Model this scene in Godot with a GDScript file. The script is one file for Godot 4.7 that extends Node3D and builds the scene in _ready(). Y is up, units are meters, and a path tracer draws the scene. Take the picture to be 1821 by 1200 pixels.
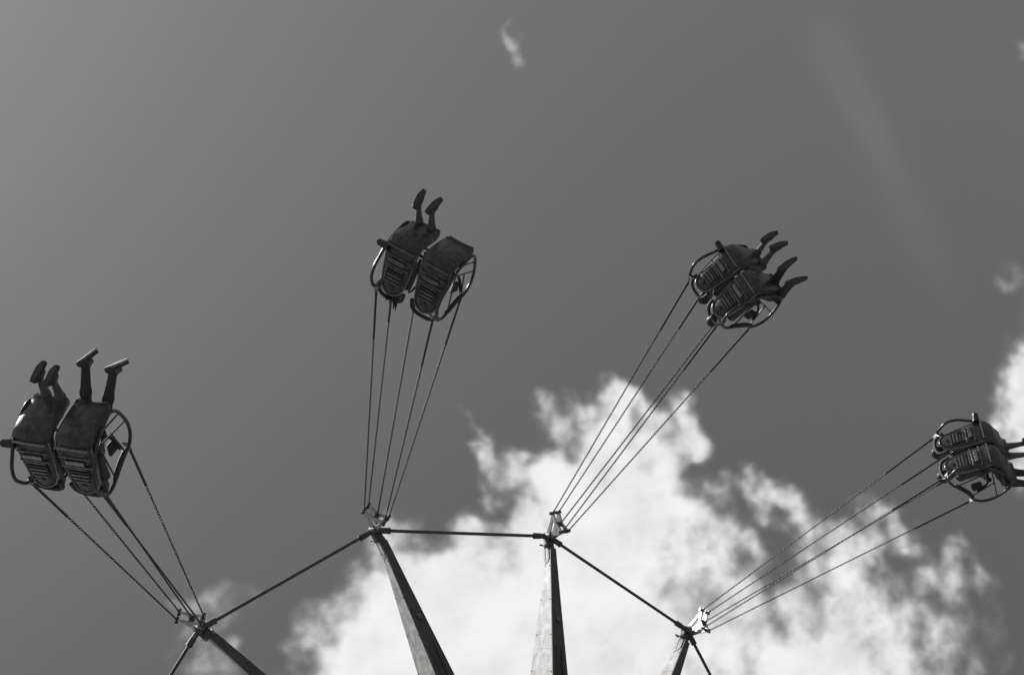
extends Node3D
# A chair-swing ride seen from the ground: twelve tapered arms joined by tie rods, double chairs flung outward on chains.

const RING_R := 6.2            # radius of the arm tips
const RING_Y := 21.567         # height of the arm tips
const ARM_SLOPE := 0.612       # the arms rise towards their tips
const CHAIN_L := 6.015         # arm tip to the top bar of a chair
const PHASE := -0.33274
const SUN_TO := Vector3(0.5607, 0.7771, -0.2857)
# outward swing, drag, twist and list of each chair, radians
const POSES := [[0.4865, 0.1313, -0.5007, -0.1085], [0.4586, 0.1239, -0.6052, -0.0594], [0.4957, 0.1238, -0.437, 0.0162], [0.4797, 0.1313, -0.3553, -0.018]]

# cloud puffs on the cloud deck: x / height, z / height, radius / height, density
const PUFFS := [
	-0.150,-0.729,0.0060,0.24, -0.163,-0.716,0.0095,0.42, -0.169,-0.706,0.0065,0.28, -0.156,-0.722,0.0054,0.24, -0.714,-1.138,0.0109,0.30, -0.724,-1.118,0.0100,0.28,
	-0.790,-0.843,0.0167,0.24, -0.784,-0.828,0.0105,0.20, -0.881,-0.739,0.0522,1.00, -0.848,-0.743,0.0207,0.85, -0.842,-0.688,0.0245,0.95, -0.886,-0.669,0.0362,0.90,
	-0.860,-0.632,0.0212,0.60, -0.836,-0.665,0.0156,0.80, -0.281,-0.366,0.0062,0.40, -0.293,-0.361,0.0062,0.45, -0.305,-0.354,0.0073,0.50, -0.302,-0.341,0.0051,0.35,
	-0.315,-0.340,0.0083,0.55, -0.326,-0.335,0.0093,0.60, -0.337,-0.412,0.0097,0.50, -0.349,-0.422,0.0087,0.55, -0.336,-0.395,0.0086,0.35, -0.362,-0.407,0.0120,0.65,
	-0.382,-0.427,0.0133,0.65, -0.397,-0.455,0.0135,0.85, -0.420,-0.461,0.0148,0.80, -0.415,-0.431,0.0179,0.90, -0.448,-0.458,0.0161,0.70, -0.473,-0.473,0.0152,0.75,
	-0.494,-0.462,0.0152,0.70, -0.486,-0.444,0.0173,0.75, -0.467,-0.433,0.0171,0.85, -0.448,-0.423,0.0169,0.85, -0.428,-0.403,0.0189,0.98, -0.398,-0.398,0.0142,0.75,
	-0.375,-0.400,0.0098,0.45, -0.360,-0.379,0.0096,0.35, -0.385,-0.373,0.0140,0.85, -0.320,-0.328,0.0092,0.50, -0.341,-0.329,0.0104,0.50, -0.350,-0.348,0.0126,0.70,
	-0.366,-0.354,0.0159,0.90, -0.387,-0.354,0.0213,1.00, -0.419,-0.366,0.0250,1.00, -0.450,-0.382,0.0254,1.00, -0.477,-0.406,0.0203,0.95, -0.494,-0.386,0.0191,0.90,
	-0.472,-0.362,0.0243,1.00, -0.445,-0.336,0.0248,1.00, -0.409,-0.334,0.0234,1.00, -0.376,-0.331,0.0178,0.95, -0.369,-0.307,0.0124,0.50, -0.321,-0.313,0.0071,0.40,
	-0.329,-0.308,0.0071,0.45, -0.332,-0.280,0.0090,0.30, -0.354,-0.289,0.0112,0.42, -0.325,-0.270,0.0110,0.40, -0.310,-0.265,0.0089,0.35, -0.261,-0.250,0.0106,0.50,
	-0.277,-0.253,0.0097,0.40, -0.256,-0.239,0.0086,0.45, -0.293,-0.254,0.0078,0.35, -0.353,-0.272,0.0182,0.95, -0.389,-0.285,0.0237,1.00, -0.416,-0.291,0.0261,1.00,
	-0.457,-0.309,0.0267,1.00, -0.490,-0.334,0.0230,0.92, -0.513,-0.364,0.0190,0.85, -0.519,-0.393,0.0148,0.70, -0.532,-0.409,0.0150,0.65, -0.540,-0.355,0.0202,0.82,
	-0.557,-0.387,0.0172,0.62, -0.286,-0.224,0.0163,0.65, -0.270,-0.223,0.0124,0.50, -0.309,-0.222,0.0212,0.90, -0.337,-0.239,0.0217,0.97, -0.292,-0.196,0.0208,0.92,
	-0.270,-0.192,0.0150,0.65, -0.271,-0.168,0.0166,0.85, -0.268,-0.147,0.0155,0.85, -0.268,-0.127,0.0153,0.85, -0.252,-0.129,0.0116,0.50, -0.255,-0.112,0.0124,0.45,
	-0.248,-0.161,0.0118,0.40, -0.248,-0.184,0.0120,0.30, -0.237,-0.139,0.0098,0.25, -0.331,-0.200,0.0289,0.97, -0.304,-0.166,0.0280,1.00, -0.297,-0.138,0.0275,1.00,
	-0.366,-0.222,0.0296,0.90, -0.397,-0.243,0.0303,0.98, -0.442,-0.260,0.0311,1.00, -0.488,-0.283,0.0319,0.95, -0.349,-0.163,0.0332,1.00, -0.393,-0.189,0.0342,0.97,
	-0.441,-0.212,0.0353,1.00, -0.490,-0.236,0.0364,0.97, -0.522,-0.306,0.0218,0.85, -0.539,-0.281,0.0270,0.88, -0.546,-0.251,0.0267,0.88, -0.548,-0.434,0.0129,0.43,
	-0.566,-0.449,0.0142,0.69, -0.589,-0.449,0.0167,0.73, -0.612,-0.449,0.0157,0.60, -0.631,-0.444,0.0145,0.47, -0.575,-0.399,0.0151,0.52, -0.600,-0.394,0.0163,0.47,
	-0.546,-0.402,0.0138,0.47, -0.571,-0.361,0.0193,0.64, -0.554,-0.330,0.0145,0.47, -0.585,-0.320,0.0235,0.67, -0.599,-0.350,0.0194,0.57, -0.614,-0.323,0.0204,0.60,
	-0.609,-0.287,0.0266,0.67, -0.567,-0.300,0.0198,0.69, -0.653,-0.435,0.0157,0.56, -0.667,-0.455,0.0135,0.43, -0.688,-0.449,0.0185,0.73, -0.706,-0.488,0.0164,0.60,
	-0.716,-0.506,0.0141,0.47, -0.741,-0.502,0.0167,0.60, -0.763,-0.495,0.0129,0.43, -0.715,-0.454,0.0212,0.77, -0.693,-0.425,0.0208,0.76, -0.664,-0.405,0.0192,0.56,
	-0.639,-0.379,0.0164,0.41, -0.624,-0.351,0.0138,0.39, -0.660,-0.361,0.0187,0.58, -0.695,-0.385,0.0228,0.73, -0.727,-0.415,0.0221,0.73, -0.754,-0.441,0.0163,0.43,
	-0.772,-0.409,0.0186,0.43, -0.790,-0.444,0.0165,0.39, -0.813,-0.495,0.0183,0.69, -0.844,-0.504,0.0159,0.56, -0.799,-0.467,0.0193,0.56, -0.781,-0.428,0.0176,0.47,
	-0.831,-0.472,0.0169,0.33, -0.811,-0.418,0.0189,0.36, -0.768,-0.380,0.0257,0.65, -0.720,-0.354,0.0298,0.77, -0.695,-0.325,0.0314,0.82, -0.741,-0.344,0.0322,0.80,
	-0.651,-0.315,0.0251,0.73, -0.668,-0.306,0.0286,0.77, -0.789,-0.363,0.0281,0.56, -0.826,-0.396,0.0226,0.39, -0.847,-0.424,0.0217,0.30, -0.870,-0.460,0.0223,0.24,
	-0.873,-0.487,0.0173,0.19, -0.857,-0.395,0.0253,0.26, -0.908,-0.429,0.0222,0.17, -0.724,-0.382,0.0169,0.43, -0.155,-0.113,0.0077,0.45, -0.159,-0.126,0.0069,0.36,
	-0.165,-0.137,0.0070,0.30, -0.173,-0.146,0.0061,0.25, -0.184,-0.156,0.0062,0.25, -0.183,-0.141,0.0079,0.22, -0.177,-0.126,0.0087,0.28, -0.145,-0.108,0.0068,0.40,
	-0.149,-0.094,0.0076,0.55, -0.153,-0.077,0.0075,0.38, -0.164,-0.099,0.0093,0.55, -0.177,-0.091,0.0093,0.45, -0.182,-0.077,0.0101,0.35, -0.166,-0.079,0.0076,0.30,
	-0.174,-0.113,0.0077,0.22, -0.218,-0.064,0.0255,0.35, -0.270,-0.088,0.0264,0.60, -0.323,-0.107,0.0364,0.95, -0.387,-0.132,0.0425,1.00, -0.454,-0.157,0.0442,1.00,
	-0.522,-0.193,0.0462,0.95, -0.593,-0.231,0.0429,0.85, -0.665,-0.263,0.0391,0.85, -0.729,-0.292,0.0406,0.90, -0.802,-0.326,0.0422,0.60, -0.888,-0.359,0.0377,0.35,
	-0.451,-0.092,0.0521,0.80, -0.575,-0.141,0.0611,0.80, -0.339,-0.045,0.0441,0.50, -0.709,-0.203,0.0551,0.60, -0.528,-0.049,0.0570,0.50, -0.685,-0.102,0.0674,0.60,
	-0.977,-0.780,0.0858,1.00, -1.008,-0.701,0.0761,0.90, -1.094,-0.801,0.0974,0.80, -0.917,-0.797,0.0385,0.70
]
const CIRRUS := [Vector2(-0.478,-0.948), Vector2(-0.540,-0.903), Vector2(-0.604,-0.852), Vector2(-0.664,-0.800), Vector2(-0.726,-0.741)]

var M := {}
var rng := RandomNumberGenerator.new()
var used := {}

func _ready() -> void:
	rng.seed = 4711
	setup_camera()
	setup_sky()
	setup_sun()
	make_materials()
	build_ground()
	build_ride()
	for i in 4:
		build_chair(i)
	build_riders()

# ------------------------------------------------------------------ camera, sky, sun
func setup_camera() -> void:
	var cam := Camera3D.new()
	cam.name = "camera"
	cam.fov = 30.143
	cam.near = 0.1
	cam.far = 9000.0
	cam.transform = Transform3D(Basis(Vector3(-0.82279, -0.41198, -0.39151), Vector3(0.50894, -0.2275, -0.83019), Vector3(0.25296, -0.88233, 0.39686)).orthonormalized(), Vector3(9.0489, 1.6, 0.0))
	add_child(cam)
	cam.current = true

func setup_sun() -> void:
	var sun := DirectionalLight3D.new()
	sun.name = "sun"
	sun.light_energy = 1.4
	sun.light_color = Color(1.0, 0.99, 0.98)
	sun.light_angular_distance = 0.5
	sun.shadow_enabled = true
	var z := SUN_TO.normalized()
	var x := Vector3.UP.cross(z).normalized()
	sun.transform = Transform3D(Basis(x, z.cross(x), z), Vector3.ZERO)
	add_child(sun)

func setup_sky() -> void:
	var we := WorldEnvironment.new()
	we.name = "world_environment"
	var env := Environment.new()
	env.background_mode = Environment.BG_SKY
	env.tonemap_mode = Environment.TONE_MAPPER_LINEAR
	env.tonemap_exposure = 1.0
	env.sdfgi_enabled = true
	env.ssao_enabled = true
	env.ssil_enabled = true
	var sky := Sky.new()
	var pm := PanoramaSkyMaterial.new()
	pm.panorama = ImageTexture.create_from_image(sky_image())
	sky.sky_material = pm
	env.sky = sky
	we.environment = env
	add_child(we)

const DECK_X0 := -1.7
const DECK_Z0 := -1.8
const DECK_STEP := 0.005
const DECK_N := 520
var deck := PackedFloat32Array()
var n_warp := FastNoiseLite.new()
var n_fine := FastNoiseLite.new()
var n_far := FastNoiseLite.new()
var n_tone := FastNoiseLite.new()

func cloud_deck() -> void:
	deck.resize(DECK_N * DECK_N)
	deck.fill(1.0)
	for k in range(0, PUFFS.size(), 4):
		var px: float = PUFFS[k]
		var pz: float = PUFFS[k + 1]
		var r: float = PUFFS[k + 2] * 1.12
		var a: float = PUFFS[k + 3]
		var i0 := maxi(0, int((px - 2.3 * r - DECK_X0) / DECK_STEP))
		var i1 := mini(DECK_N - 1, int((px + 2.3 * r - DECK_X0) / DECK_STEP) + 1)
		var j0 := maxi(0, int((pz - 2.3 * r - DECK_Z0) / DECK_STEP))
		var j1 := mini(DECK_N - 1, int((pz + 2.3 * r - DECK_Z0) / DECK_STEP) + 1)
		for j in range(j0, j1 + 1):
			for i in range(i0, i1 + 1):
				var dx := DECK_X0 + i * DECK_STEP - px
				var dz := DECK_Z0 + j * DECK_STEP - pz
				var g := a * exp(-(dx * dx + dz * dz) / (r * r))
				deck[j * DECK_N + i] *= 1.0 - g * 0.93
	for k in deck.size():
		deck[k] = 1.0 - deck[k]

func deck_at(x: float, z: float) -> float:
	var fx := (x - DECK_X0) / DECK_STEP
	var fz := (z - DECK_Z0) / DECK_STEP
	if fx < 0.0 or fz < 0.0 or fx >= DECK_N - 1.0 or fz >= DECK_N - 1.0:
		return 0.0
	var i := int(fx)
	var j := int(fz)
	fx -= i
	fz -= j
	var o := j * DECK_N + i
	return lerpf(lerpf(deck[o], deck[o + 1], fx), lerpf(deck[o + DECK_N], deck[o + DECK_N + 1], fx), fz)

func sky_value(d: Vector3) -> float:
	# clear air: brighter round the sun and towards the horizon
	var ang := rad_to_deg(acos(clampf(d.dot(SUN_TO), -1.0, 1.0)))
	var up := maxf(d.y, 0.0)
	var v := 0.040 + 0.130 * (1.0 - up) + 0.44 * exp(-ang / 30.0) + 0.12 * pow(1.0 - up, 4.0)
	if up < 0.12:
		return v
	var x := d.x / up
	var z := d.z / up
	var wx := n_warp.get_noise_2d(x, z)
	var wz := n_warp.get_noise_2d(x + 31.7, z - 12.3)
	var sx := x + 0.020 * wx
	var sz := z + 0.020 * wz
	var b := minf(1.0, deck_at(sx, sz) * 1.05)
	var out := Vector2(x + 0.33, z + 0.55).length()
	if out > 0.9:
		b = maxf(b, smoothstep(0.9, 1.15, out) * smoothstep(0.02, 0.45, n_far.get_noise_2d(x, z)) * smoothstep(0.12, 0.3, up))
	if b > 0.015:
		var fx := x + 0.005 * wz
		var fz := z - 0.005 * wx
		var n := n_fine.get_noise_2d(fx, fz)
		var t := n_tone.get_noise_2d(x, z)
		# billows: thicker lumps are lit from the sun's side
		var relief := n - n_fine.get_noise_2d(fx + 0.009 * SUN_TO.x, fz + 0.009 * SUN_TO.z)
		var e := b + n * 0.62 * (1.1 - 0.80 * b) * smoothstep(0.0, 0.5, b)
		var a := smoothstep(0.06, 0.94, e)
		var tone := 0.52 + 0.33 * smoothstep(0.30, 0.97, e) + 0.12 * t + 0.02 * n + 0.05 * relief
		v = lerpf(v, clampf(tone, 0.36, 0.90), a)
	# a faint band of cirrus
	var near := 9.0
	for k in CIRRUS.size() - 1:
		near = minf(near, Geometry2D.get_closest_point_to_segment(Vector2(x, z), CIRRUS[k], CIRRUS[k + 1]).distance_to(Vector2(x, z)))
	if near < 0.09:
		v += 0.026 * exp(-near * near / 0.0011) * (0.9 + 0.4 * n_tone.get_noise_2d(x * 0.5, z * 0.5)) * smoothstep(CIRRUS[4].y + 0.02, CIRRUS[1].y, z)
	return v

func sky_patch(w: int, h: int, c0: int, c1: int, r0: int, r1: int) -> Image:
	var px := PackedFloat32Array()
	px.resize((c1 - c0) * (r1 - r0) * 3)
	var k := 0
	var sins := PackedFloat32Array()
	var coss := PackedFloat32Array()
	for c in range(c0, c1):
		var az := (c + 0.5) / w * TAU
		sins.append(sin(az))
		coss.append(cos(az))
	for r in range(r0, r1):
		var el := PI * (0.5 - (r + 0.5) / h)
		var ce := cos(el)
		var se := sin(el)
		for c in c1 - c0:
			var v := sky_value(Vector3(sins[c] * ce, se, -coss[c] * ce))
			px[k] = v
			px[k + 1] = v
			px[k + 2] = v * 1.004
			k += 3
	return Image.create_from_data(c1 - c0, r1 - r0, false, Image.FORMAT_RGBF, px.to_byte_array())

func sky_image() -> Image:
	for a in [[n_warp, 11, 16.0, 3], [n_fine, 12, 19.0, 6], [n_far, 13, 1.6, 4], [n_tone, 14, 10.0, 3]]:
		var n: FastNoiseLite = a[0]
		n.noise_type = FastNoiseLite.TYPE_SIMPLEX_SMOOTH
		n.seed = a[1]
		n.frequency = a[2]
		n.fractal_type = FastNoiseLite.FRACTAL_FBM
		n.fractal_octaves = a[3]
		n.fractal_gain = 0.52
	cloud_deck()
	var img := sky_patch(1024, 512, 0, 1024, 0, 512)
	img.resize(4096, 2048, Image.INTERPOLATE_BILINEAR)
	# the part of the sky over the ride, at full detail
	var c0 := int(-84.0 / 360.0 * 4096)
	var c1 := int(34.0 / 360.0 * 4096)
	var patch := sky_patch(4096, 2048, c0, c1, 0, 640)
	img.blit_rect(patch, Rect2i(0, 0, -c0, 640), Vector2i(4096 + c0, 0))
	img.blit_rect(patch, Rect2i(-c0, 0, c1, 640), Vector2i(0, 0))
	return img

# ------------------------------------------------------------------ materials
func grey(v: float, rough := 0.6, metal := 0.0) -> StandardMaterial3D:
	var m := StandardMaterial3D.new()
	m.albedo_color = Color(v, v, v).linear_to_srgb()
	m.roughness = rough
	m.metallic = metal
	return m

func noise_tex(seed_: int, freq: float, lo: float, hi: float, oct := 5, size := 512, stretch := false) -> NoiseTexture2D:
	var n := FastNoiseLite.new()
	n.seed = seed_
	n.frequency = freq
	n.fractal_octaves = oct
	n.fractal_gain = 0.6
	var t := NoiseTexture2D.new()
	t.noise = n
	t.width = size
	t.height = size
	t.seamless = true
	var g := Gradient.new()
	g.set_color(0, Color(lo, lo, lo))
	g.set_color(1, Color(hi, hi, hi))
	t.color_ramp = g
	return t

func worn(v: float, rough: float, metal: float, seed_: int, scale: float, lo := 0.7, hi := 1.15) -> StandardMaterial3D:
	var m := grey(v, rough, metal)
	m.albedo_texture = noise_tex(seed_, 0.012, lo / hi, 1.0)
	m.albedo_color = Color(v * hi, v * hi, v * hi).linear_to_srgb()
	m.roughness_texture = noise_tex(seed_ + 50, 0.02, 0.75, 1.0)
	m.uv1_triplanar = true
	m.uv1_scale = Vector3.ONE * scale
	return m

func make_materials() -> void:
	M.arm_side = worn(0.70, 0.55, 0.0, 1, 0.6, 0.68, 1.08)
	M.arm_dark = worn(0.11, 0.6, 0.0, 2, 0.8)
	M.rod = worn(0.10, 0.5, 0.2, 3, 1.2)
	M.bracket = worn(0.62, 0.4, 0.0, 4, 1.5, 0.75, 1.1)
	M.joint = worn(0.13, 0.5, 0.2, 5, 1.5)
	M.pin = worn(0.12, 0.4, 0.6, 6, 2.0)
	M.shells = []
	for k in 4:
		M.shells.append(worn([0.10, 0.095, 0.085, 0.09][k], 0.36 + 0.03 * k, 0.0, 70 + k, 1.3 + 0.3 * k, 0.5, 1.4))
	M.frame = worn(0.11, 0.32, 0.7, 8, 2.0)
	M.rim = worn(0.30, 0.26, 0.85, 9, 2.0)
	M.rib = worn(0.28, 0.24, 0.6, 10, 2.0)
	M.pad = worn(0.05, 0.7, 0.0, 11, 2.5)
	M.chain = worn(0.10, 0.42, 0.7, 12, 4.0)
	M.sleeve = worn(0.06, 0.9, 0.0, 13, 4.0)
	M.hair = worn(0.04, 0.55, 0.0, 14, 6.0, 0.5, 1.4)
	M.shoe = worn(0.07, 0.6, 0.0, 15, 4.0)
	M.sole = worn(0.55, 0.7, 0.0, 16, 4.0)
	M.tower = worn(0.4, 0.5, 0.1, 17, 0.4)
	M.ground = worn(0.19, 0.95, 0.0, 18, 0.04, 0.6, 1.3)
	var b := grey(1.0, 0.75)
	b.vertex_color_use_as_albedo = true
	b.albedo_texture = noise_tex(31, 0.03, 0.8, 1.0, 4, 256)
	b.uv1_triplanar = true
	b.uv1_scale = Vector3.ONE * 3.0
	M.body = b

# ------------------------------------------------------------------ nodes
func numbered(called: String) -> String:
	var k: int = used.get(called, 0)
	used[called] = k + 1
	return called if k == 0 else "%s_%03d" % [called, k]

func thing(called: String, label: String, category: String, group := "") -> Node3D:
	var o := Node3D.new()
	o.name = numbered(called)
	add_child(o)
	o.set_meta("label", label)
	o.set_meta("category", category)
	if group != "":
		o.set_meta("group", group)
	return o

func node_of(mesh: Mesh, called: String, mat: Material, parent: Node, xf := Transform3D.IDENTITY) -> MeshInstance3D:
	var o := MeshInstance3D.new()
	o.name = called
	o.mesh = mesh
	o.material_override = mat
	o.transform = xf
	parent.add_child(o, true)
	return o

# ------------------------------------------------------------------ mesh building
class Shape:
	var v := PackedVector3Array()
	var n := PackedVector3Array()
	var c := PackedColorArray()
	var tint := Color(1, 1, 1)
	func tri(a: Vector3, b: Vector3, d: Vector3, na: Vector3, nb: Vector3, nd: Vector3) -> void:
		if (b - a).cross(d - a).dot(na + nb + nd) > 0.0:
			v.append_array([a, d, b]); n.append_array([na, nd, nb])
		else:
			v.append_array([a, b, d]); n.append_array([na, nb, nd])
		c.append_array([tint, tint, tint])
	func flat(a: Vector3, b: Vector3, d: Vector3, outward: Vector3) -> void:
		var m := (b - a).cross(d - a)
		if m.length_squared() < 1e-16:
			return
		m = m.normalized()
		if m.dot(outward) < 0.0:
			m = -m
		tri(a, b, d, m, m, m)
	func quad(a: Vector3, b: Vector3, d: Vector3, e: Vector3, outward: Vector3) -> void:
		flat(a, b, d, outward)
		flat(a, d, e, outward)
	func mesh() -> ArrayMesh:
		var arr := []
		arr.resize(Mesh.ARRAY_MAX)
		arr[Mesh.ARRAY_VERTEX] = v
		arr[Mesh.ARRAY_NORMAL] = n
		arr[Mesh.ARRAY_COLOR] = c
		var m := ArrayMesh.new()
		m.add_surface_from_arrays(Mesh.PRIMITIVE_TRIANGLES, arr)
		return m
	# a box with chamfered edges
	func box(at: Vector3, size: Vector3, bas := Basis.IDENTITY, ch := 0.004) -> void:
		var h := size * 0.5
		ch = minf(ch, 0.45 * minf(size.x, minf(size.y, size.z)) )
		for ax in 3:
			var u := (ax + 1) % 3
			var w := (ax + 2) % 3
			for sg: float in [-1.0, 1.0]:
				var p := []
				for q in [[-1, -1], [1, -1], [1, 1], [-1, 1]]:
					var t := Vector3.ZERO
					t[ax] = sg * h[ax]
					t[u] = q[0] * (h[u] - ch)
					t[w] = q[1] * (h[w] - ch)
					p.append(at + bas * t)
				var o := Vector3.ZERO
				o[ax] = sg
				quad(p[0], p[1], p[2], p[3], bas * o)
		for ax in 3:
			var u := (ax + 1) % 3
			var w := (ax + 2) % 3
			for su: float in [-1.0, 1.0]:
				for sw: float in [-1.0, 1.0]:
					var p := []
					for e in [[-1, 0], [1, 0], [1, 1], [-1, 1]]:
						var t := Vector3.ZERO
						t[ax] = e[0] * (h[ax] - ch)
						t[u] = su * (h[u] - (ch if e[1] == 0 else 0.0))
						t[w] = sw * (h[w] - (0.0 if e[1] == 0 else ch))
						p.append(at + bas * t)
					var o := Vector3.ZERO
					o[u] = su
					o[w] = sw
					quad(p[0], p[1], p[2], p[3], bas * o)
		for sx: float in [-1.0, 1.0]:
			for sy: float in [-1.0, 1.0]:
				for sz: float in [-1.0, 1.0]:
					var s := Vector3(sx, sy, sz)
					flat(at + bas * (s * (h - Vector3(0, ch, ch))), at + bas * (s * (h - Vector3(ch, 0, ch))), at + bas * (s * (h - Vector3(ch, ch, 0))), bas * s)
	# a round tube along points; radius is one number or one for each point
	func tube(pts: Array, radius, sides := 8, closed := false) -> void:
		var m := pts.size()
		var rings := []
		var norms := []
		var side := Vector3.ZERO
		for i in m:
			var a: Vector3 = pts[(i - 1 + m) % m] if (closed or i > 0) else pts[i]
			var b: Vector3 = pts[(i + 1) % m] if (closed or i < m - 1) else pts[i]
			var d := (b - a).normalized()
			if side == Vector3.ZERO:
				side = d.cross(Vector3.UP if absf(d.y) < 0.9 else Vector3.RIGHT)
			side = (side - d * side.dot(d)).normalized()
			var up := d.cross(side)
			var r: float = radius[i] if radius is Array else radius
			var ring := []
			var nn := []
			for k in sides:
				var q := side * cos(TAU * k / sides) + up * sin(TAU * k / sides)
				nn.append(q)
				ring.append(pts[i] + q * r)
			rings.append(ring)
			norms.append(nn)
		for i in (m if closed else m - 1):
			var j := (i + 1) % m
			for k in sides:
				var l := (k + 1) % sides
				tri(rings[i][k], rings[i][l], rings[j][l], norms[i][k], norms[i][l], norms[j][l])
				tri(rings[i][k], rings[j][l], rings[j][k], norms[i][k], norms[j][l], norms[j][k])
		if not closed:
			for e in [0, m - 1]:
				var o: Vector3 = (pts[0] - pts[1]) if e == 0 else (pts[m - 1] - pts[m - 2])
				o = o.normalized()
				for k in sides:
					tri(pts[e], rings[e][k], rings[e][(k + 1) % sides], o, o, o)
	# a flat plate with a hole: two rings of as many points, thick from -t/2 to t/2 along n_
	func ring_plate(outer: Array, inner: Array, t: Vector3) -> void:
		var m := outer.size()
		var mid := Vector3.ZERO
		for p in outer:
			mid += p / m
		for i in m:
			var j := (i + 1) % m
			for sg: float in [-0.5, 0.5]:
				quad(outer[i] + t * sg, outer[j] + t * sg, inner[j] + t * sg, inner[i] + t * sg, t * sg)
			var o: Vector3 = t.cross(outer[j] - outer[i])
			if o.dot((outer[i] + outer[j]) * 0.5 - (inner[i] + inner[j]) * 0.5) < 0.0:
				o = -o
			quad(outer[i] - t * 0.5, outer[j] - t * 0.5, outer[j] + t * 0.5, outer[i] + t * 0.5, o)
			if inner[i].distance_to(inner[j]) > 1e-5:
				quad(inner[i] - t * 0.5, inner[j] - t * 0.5, inner[j] + t * 0.5, inner[i] + t * 0.5, -o)

func smooth(pts: Array, per := 5, closed := false) -> Array:
	var m := pts.size()
	var r := []
	for i in (m if closed else m - 1):
		var p0: Vector3 = pts[(i - 1 + m) % m] if (closed or i > 0) else pts[i]
		var p1: Vector3 = pts[i]
		var p2: Vector3 = pts[(i + 1) % m]
		var p3: Vector3 = pts[(i + 2) % m] if (closed or i < m - 2) else p2
		for k in per:
			r.append(p1.cubic_interpolate(p2, p0, p3, float(k) / per))
	if not closed:
		r.append(pts[m - 1])
	return r

# ------------------------------------------------------------------ ground
func build_ground() -> void:
	var pm := PlaneMesh.new()
	pm.size = Vector2(8000, 8000)
	var o := node_of(pm, "ground", M.ground, self)
	o.set_meta("kind", "structure")
	o.set_meta("label", "worn tarmac ground of the fairground")

# ------------------------------------------------------------------ the ride
func arm_angle(i: int) -> float:
	return PHASE - TAU / 12.0 * i

func arm_basis(i: int) -> Basis:
	# x outward along the arm, y up, z against the turn of the ride
	var a := arm_angle(i)
	var x := Vector3(cos(a), 0, sin(a))
	return Basis(x, Vector3.UP, x.cross(Vector3.UP))

func swing_basis(i: int) -> Array:
	# [origin of the chair, basis of the chair: x to the outer side, y up the chains, z to the back; arm tip]
	var a := arm_angle(i)
	var q: Array = POSES[i]
	var rad := Vector3(cos(a), 0, sin(a))
	var tan_ := -Vector3(-sin(a), 0, cos(a))
	var c0: Vector3 = rad * sin(q[0]) - Vector3.UP * cos(q[0])
	var s: Vector3 = rad * cos(q[0]) + Vector3.UP * sin(q[0])
	var c: Vector3 = cos(q[1]) * c0 - sin(q[1]) * tan_
	var t: Vector3 = cos(q[1]) * tan_ + sin(q[1]) * c0
	var tip := rad * RING_R + Vector3.UP * RING_Y
	var o := tip + c * CHAIN_L
	var s2: Vector3 = cos(q[2]) * s + sin(q[2]) * t
	var t2: Vector3 = cos(q[2]) * t - sin(q[2]) * s
	var s3: Vector3 = cos(q[3]) * s2 + sin(q[3]) * c
	var c3: Vector3 = cos(q[3]) * c - sin(q[3]) * s2
	return [o, Basis(s3, -c3, -t2), tip]

# side outwards, forward, down the chains
func V(s: float, f: float, c: float) -> Vector3:
	return Vector3(s, -c, -f)

func arm_section(r: float) -> Array:
	var bottom := -(RING_R - r) * ARM_SLOPE
	var height := 0.25 + (5.6 - r) * 0.31
	var half := 0.5 * lerpf(0.12, 0.27, clampf((5.6 - r) / 1.9, -0.15, 2.0))
	return [bottom, height, half]

func arm_body_mesh() -> ArrayMesh:
	var sh := Shape.new()
	var rs := [0.9, 2.0, 3.1, 4.2, 5.2, 5.78]
	var lines := []
	for r in rs:
		var s := arm_section(r)
		lines.append([Vector3(r, s[0], -s[2]), Vector3(r, s[0] + s[1], -s[2]), Vector3(r, s[0] + s[1], s[2]), Vector3(r, s[0], s[2])])
	for i in rs.size() - 1:
		var a: Array = lines[i]
		var b: Array = lines[i + 1]
		# seams between the side plates
		var g := Vector3(0.002, 0, 0)
		sh.quad(a[0] + g, a[1] + g, b[1] - g, b[0] - g, Vector3(0, 0, -1))
		sh.quad(a[3] + g, a[2] + g, b[2] - g, b[3] - g, Vector3(0, 0, 1))
		sh.quad(a[1], a[2], b[2], b[1], Vector3.UP)
		sh.quad(a[0], a[3], b[3], b[0], Vector3.DOWN)
		var inw := Vector3(0, 0, 0.006)
		for e in [[a[0] + g, a[1] + g, 1.0], [a[3] + g, a[2] + g, -1.0], [b[0] - g, b[1] - g, 1.0], [b[3] - g, b[2] - g, -1.0]]:
			sh.quad(e[0], e[1], e[1] + inw * e[2], e[0] + inw * e[2], Vector3(1, 0, 0))
		for k in [[a[0], a[1], 1.0], [a[3], a[2], -1.0]]:
			sh.quad(k[0] - g + inw * k[2], k[1] - g + inw * k[2], k[1] + g + inw * k[2], k[0] + g + inw * k[2], Vector3(0, 0, -k[2]))
	for e in [0, rs.size() - 1]:
		sh.quad(lines[e][0], lines[e][1], lines[e][2], lines[e][3], Vector3(-1 if e == 0 else 1, 0, 0))
	return sh.mesh()

func slope_basis() -> Basis:
	var x := Vector3(1, ARM_SLOPE, 0).normalized()
	var z := Vector3(0, 0, 1)
	return Basis(x, z.cross(x), z)

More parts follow.
